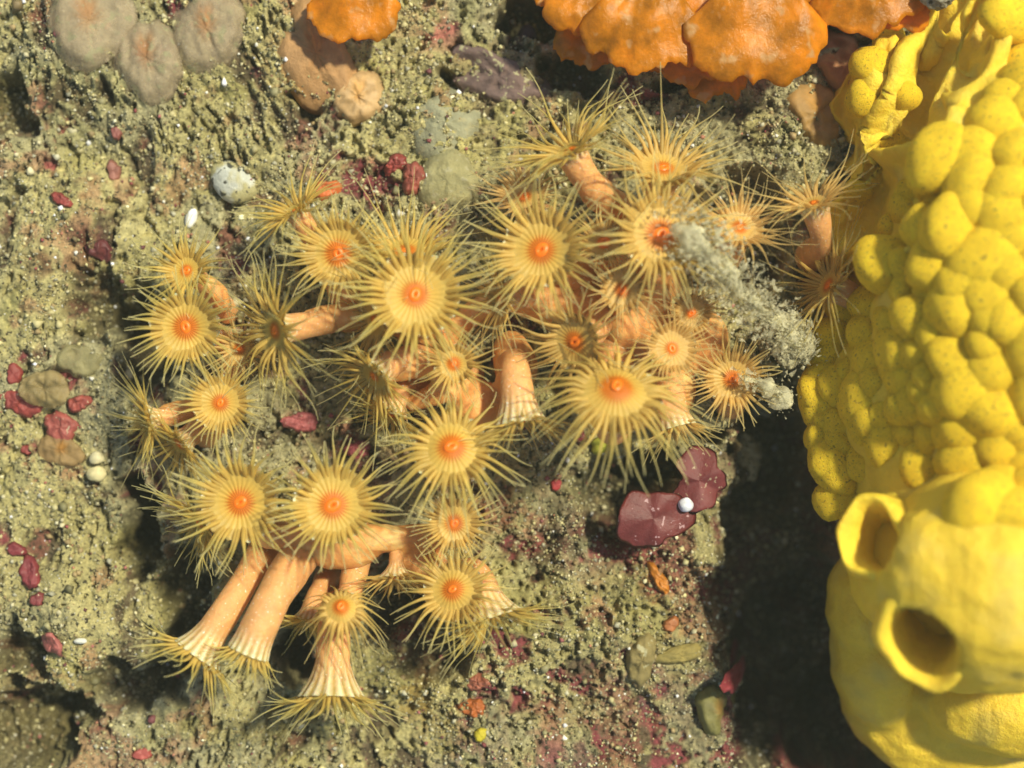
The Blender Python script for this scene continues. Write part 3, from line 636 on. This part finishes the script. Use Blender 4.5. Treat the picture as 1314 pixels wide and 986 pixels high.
for (x, y, rx, ry, rot, lab, colr) in [
  (508,212,17,10,10,"glossy dark red disc, smaller and left of a touching pair",RED),(531,231,15,18,-20,"dull red round disc, right of a touching pair",(.34,.09,.06)),
  (80,257,14,8,-12,"small flat red disc alone at the upper left",RED),(142,218,10,12,0,"faint dusty red disc above the left sediment",(.34,.14,.10)),
  (26,517,24,17,-20,"dark red disc at the left edge, below the smaller red blade",RED),(76,549,24,17,-22,"rounded red disc lowest of the group at the left edge",(.36,.09,.07)),
  (101,518,14,11,0,"small red disc right of the translucent olive blade",(.36,.08,.06)),(20,480,11,13,20,"small wedge of red at the left edge, highest of its group",RED),
  (70,825,13,16,25,"pinkish red oval disc beside the dark hollow, lower left",(.42,.13,.11)),(180,970,11,9,0,"little red disc near the bottom edge",(.45,.10,.08)),
  (607,908,15,14,0,"round brownish orange disc below the trailing tentacles",(.45,.13,.03)),(612,872,15,10,0,"dusty red disc just above the brownish orange one",(.36,.12,.07)),
  (38,735,14,18,20,"ragged dark red blade on the left sediment",(.24,.04,.045)),(20,706,13,8,0,"tiny dark red blade near the left edge above the ragged one",(.24,.04,.045)),
  (52,768,8,10,0,"speck of dark red under the ragged blade",(.24,.05,.05)),(148,170,6,10,0,"tiny red sliver high on the left sediment",(.30,.10,.08)),
  (30,578,7,7,0,"tiny red spot below the dark red disc at the left edge",RED),(128,322,14,15,0,"dark wine red patch half buried in sediment",(.14,.035,.035)),
  (385,542,20,13,-10,"dusty pink patch left of the low polyp",(.50,.14,.14)),(458,578,15,12,0,"bright pink patch above the largest lower disc",(.52,.12,.13)),
  (714,622,8,7,0,"small bright red spot under the largest fan",(.50,.06,.06)),(740,556,13,9,-30,"dark red sliver among tentacles left below the largest fan",(.30,.06,.06)),
  (500,214,5,4,0,"tiny glossy red bead on the pair of discs",(.4,.07,.05)),(945,870,24,14,20,"blurred crimson patch beside the sponge shadow",(.26,.04,.05)),
  (420,245,16,12,30,"orange red patch behind the stiff tentacles",(.62,.16,.04)),(960,860,10,14,0,"crimson speck nearest the sponge shadow, bottom right",(.24,.03,.05)),
  (845,742,8,20,10,"narrow orange streak under the maroon blade",(.55,.2,.02)),(860,800,10,9,0,"faint orange spot below the narrow orange streak",(.45,.16,.05))]:
    blade("red_alga", lab, "alga", x, y, rx * 1.08, ry * 1.08, rot + (x * 7) % 40 - 20, colr, .035, .02, .17, RA, .5, None, 0, seed=x + y, dome=.05, sink=.06, specks=((.55,.42,.28), 14, .68, .72))
OB = "olive blades at the left edge"
blade("olive_alga", "pale translucent olive blade, uppermost of three at the left", "alga", 105, 462, 34, 26, 10, (.40,.36,.17), .05, .02, .14, OB, .6, None, .5, seed=2)
blade("olive_alga", "rounded translucent olive blade between the red discs at the left edge", "alga", 62, 500, 30, 26, -20, (.38,.29,.12), .12, .02, .10, OB, .5, None, .45, seed=3)
blade("olive_alga", "brownish olive blade with an orange spot below the red discs", "alga", 76, 578, 28, 22, -30, (.38,.25,.10), .05, .02, .12, OB, .6, (.6,.26,.03), .4, seed=4)
blade("olive_alga", "rounded greenish patch with orange top near the bottom right", "alga", 925, 915, 30, 38, 5, (.22,.20,.06), .03, .06, .12, None, .6, (.32,.17,.04), .05, seed=5, dome=.12)
blade("olive_alga", "dull olive tongue of crust in the lower right rubble", "alga", 822, 845, 22, 36, -15, (.28,.22,.08), .02, .06, .14, None, .8, None, .05, seed=6, dome=.12, specks=DUST)
blade("olive_alga", "yellowish olive crescent beside the olive tongue of crust", "alga", 872, 838, 30, 13, 15, (.34,.27,.08), .02, .06, .14, None, .8, None, .05, seed=7, dome=.12)
blade("green_sponge", "small yellow green patch under the largest fan", "sponge crust", 783, 570, 24, 17, 5, (.46,.46,.05), .04, .09, .14, None, .7, (.60,.58,.05), 0, seed=8, dome=.15)
blade("green_sponge", "tiny lemon yellow spot below the brownish orange disc", "sponge crust", 617, 940, 9, 9, 5, (.60,.50,.03), .02, .05, .14, None, .7, None, 0, seed=9, dome=.15)
# maroon blades
MAR = (.16,.030,.028)
ma = blade("maroon_blade", "smooth maroon fan shaped blade standing off the rock, right of bottom centre", "alga", 834, 662, 44, 40, 20, MAR, .62, .04, .17, "maroon blades below the largest fan", .4, None, 0, drape=False, seed=12, dome=.10, tilt=(-.1, .12), specks=((.5,.3,.3), 12, .66, .70))
blade("maroon_blade", "dusty maroon blade tucked up right behind the fan shaped one", "alga", 893, 615, 38, 34, 10, (.18,.036,.036), .35, .04, .26, "maroon blades below the largest fan", .5, None, 0, drape=False, seed=13, dome=.06, specks=((.45,.34,.22), 16, .66, .70))
# small shells, beads, pebbles
IV5, IF5 = ico(5)
def pebble(name, label, cat, px, py, rx, ry, rz, color, seed, lift=.0, rot=0, rough=.7, am=.22, h=None, m=None, group=None):
    r = np.random.RandomState(seed); IV, IF = (IV5, IF5) if am > .4 else (globals()['IV'], globals()['IF'])
    V = IV * (1 + am * n3(IV * 1.6 + seed, seed % 7) + am*.5 * n3(IV * 4 + seed, 3) + am * .3 * n3(IV * 9, 4) + (am > .4) * (.10 * n3(IV * 15, 5) + .06 * n3(IV * 32, 6)))[:, None] * (rx/100, ry/100, rz/100)
    a = math.radians(rot); V = V @ np.array([[math.cos(a), -math.sin(a), 0], [math.sin(a), math.cos(a), 0], [0, 0, 1]]).T
    p = W(px, py, .2); z = (Hh(p.x, p.y) if h is None else h) + rz/100 * .5 + lift
    c_ = np.array(color) * (1 + .25 * n3(V * 20, 2))[:, None]
    o = mesh_np(name, V + (p.x, p.y, z), [tuple(f) for f in IF.tolist()], m or M_grain, col=np.clip(c_, 0, .9), origin=(p.x, p.y, z)); return tag(o, label, cat, group)
pebble("white_pebble", "bright white chip of shell on the upper left sediment", "shell chip", 243, 280, 7, 13, 6, (.85,.85,.78), 1, .04, -20)
pebble("white_pebble", "bluish white bead sitting on the maroon blades", "pebble", 875, 645, 9, 9, 8, (.70,.72,.78), 2, .55)
pebble("white_pebble", "tiny white chip just below the maroon blade", "shell chip", 812, 693, 6, 7, 5, (.75,.72,.65), 3, .12)
pebble("pale_pebble", "cream coloured lump, upper of two at the left under the olive blades", "pebble", 122, 588, 10, 9, 8, (.62,.56,.33), 4, .04)
pebble("pale_pebble", "larger cream coloured lump, lower of two at the left under the olive blades", "pebble", 124, 608, 13, 10, 9, (.66,.58,.30), 5, .04)
pebble("white_pebble", "pale glint of shell left of the branch facing left", "shell chip", 155, 478, 8, 11, 6, (.75,.68,.40), 6, .03, 30)
pebble("white_pebble", "small white flake near the left edge, by the lower red disc", "shell chip", 107, 820, 8, 4, 4, (.75,.75,.65), 7, .03)
M_chunk = M_rock
pebble("sediment_lump", "chunky pale lump of sediment standing in front of the sponge shadow", "sediment lump", 968, 588, 32, 32, 30, (.56,.50,.28), 8, .05, 10, am=.45, m=M_chunk)
pebble("sediment_lump", "grey lump of sediment between the lowest debris and the sponge", "sediment lump", 1005, 440, 26, 34, 26, (.50,.46,.28), 9, .05, 30, am=.45, m=M_chunk)
pebble("sediment_lump", "small sediment lump right of the separate round polyp", "sediment lump", 990, 520, 26, 17, 20, (.44,.40,.24), 10, .1, -30, am=.45, m=M_chunk)
pebble("sediment_lump", "greyish knob at the top of the sponge's left rim", "sediment lump", 1175, 18, 20, 16, 20, (.36,.33,.24), 11, .1, -30, am=.45, m=M_chunk, h=1.2)
pebble("dark_lobe", "dark purple rounded knob in the shadow below the top edge", "encrusting lobe", 676, 38, 13, 16, 12, (.05,.02,.035), 12, .25, -20, rough=.3, am=.1)
# dotted shell
M_shell = mat("dotted_shell", base=(.55,.56,.47), rough=.5, vary=.25, vscale=4, pits=((.07,.07,.05), 9, .60, .64), specks=((.42,.38,.18), 3, .47, .56), bump=.03)
pebble("snail_shell", "white shell with black dots half buried beside the olive stalked polyp", "shell", 300, 232, 34, 25, 17, (.6,.6,.55), 14, -.05, -35, am=.16, m=M_shell)

# debris strand
def debris(label, pts, r, seed, n, extra=()):
    org = W(*pts[0]); T_ = thing("debris_strand", label, "debris", tuple(org))
    parts = [worm(pts, r[0], r[1], 12)] + [ell(*e) for e in extra]
    remesh("core", parts, .028, M_snow, 2, T_, tuple(org), disp=lambda v: -.11 + .22*n3(v*4, seed) + .08*n3(v*10, seed+2) + .05*n3(v*24, seed+3))
    g = np.random.RandomState(seed); P = np.array([W(*p) for p in pts]); t = g.uniform(0, len(P)-1.001, n); k = t.astype(int); f = (t - k)[:, None]
    c = P[k]*(1-f) + P[k+1]*f + g.normal(0, 1, (n, 3)) * (1.0 * (r[0] + (r[1]-r[0]) * t / len(P)))[:, None] * (.75, .75, .5)
    a = g.normal(0, 1, (n, 5, 3)) * (.013 * np.exp(g.normal(0, .5, n)))[:, None, None]
    V = (c[:, None] + a).reshape(-1, 3); F = (np.array([(0,1,2),(0,2,3),(0,3,4),(1,4,2)])[None] + np.arange(n)[:, None, None]*5).reshape(-1, 3)
    o = mesh_np("flake", V, F, M_snow, T_, smooth=False, origin=tuple(org)); o["kind"] = "stuff"
debris("ragged white strand of debris lying across the right of the anemone group", [(878,288,2.35),(905,320,2.2),(935,360,2.0),(970,395,1.7),(1005,425,1.4),(1025,450,1.1)], (.27,.17), 1, 3200,
       [(895,305,2.15,.26,.18,.10,-40),(912,350,1.85,.20,.34,.10,10),(945,380,1.8,.30,.18,.10,-35),(870,290,2.4,.08,.07,.06,0)])
debris("small pale strip of debris on the rim of the separate round polyp", [(948,484,1.4),(975,490,1.35),(1000,505,1.2),(1010,520,1.0)], (.09,.10), 2, 250)

# ------------------------------------------------------------------ the water itself: a closed box of faint haze round everything
bm = bmesh.new(); bmesh.ops.create_cube(bm, size=1); me = bpy.data.meshes.new("haze"); bm.to_mesh(me); bm.free()
hz = bpy.data.objects.new("haze", me); C.objects.link(hz); hz["kind"] = "stuff"
zlo = float(Z.min()) - 1; zhi = D + 1.0
hz.scale = (260, 260, zhi - zlo); hz.location = (0, 0, (zhi + zlo) / 2)
m = bpy.data.materials.new("water_haze"); m.use_nodes = True; t = m.node_tree; t.nodes.clear()
pv = t.nodes.new("ShaderNodeVolumePrincipled"); pv.inputs["Color"].default_value = (.80, .84, .62, 1); pv.inputs["Density"].default_value = .0022; pv.inputs["Anisotropy"].default_value = .2
o_ = t.nodes.new("ShaderNodeOutputMaterial"); t.links.new(pv.outputs[0], o_.inputs["Volume"]); me.materials.append(m)
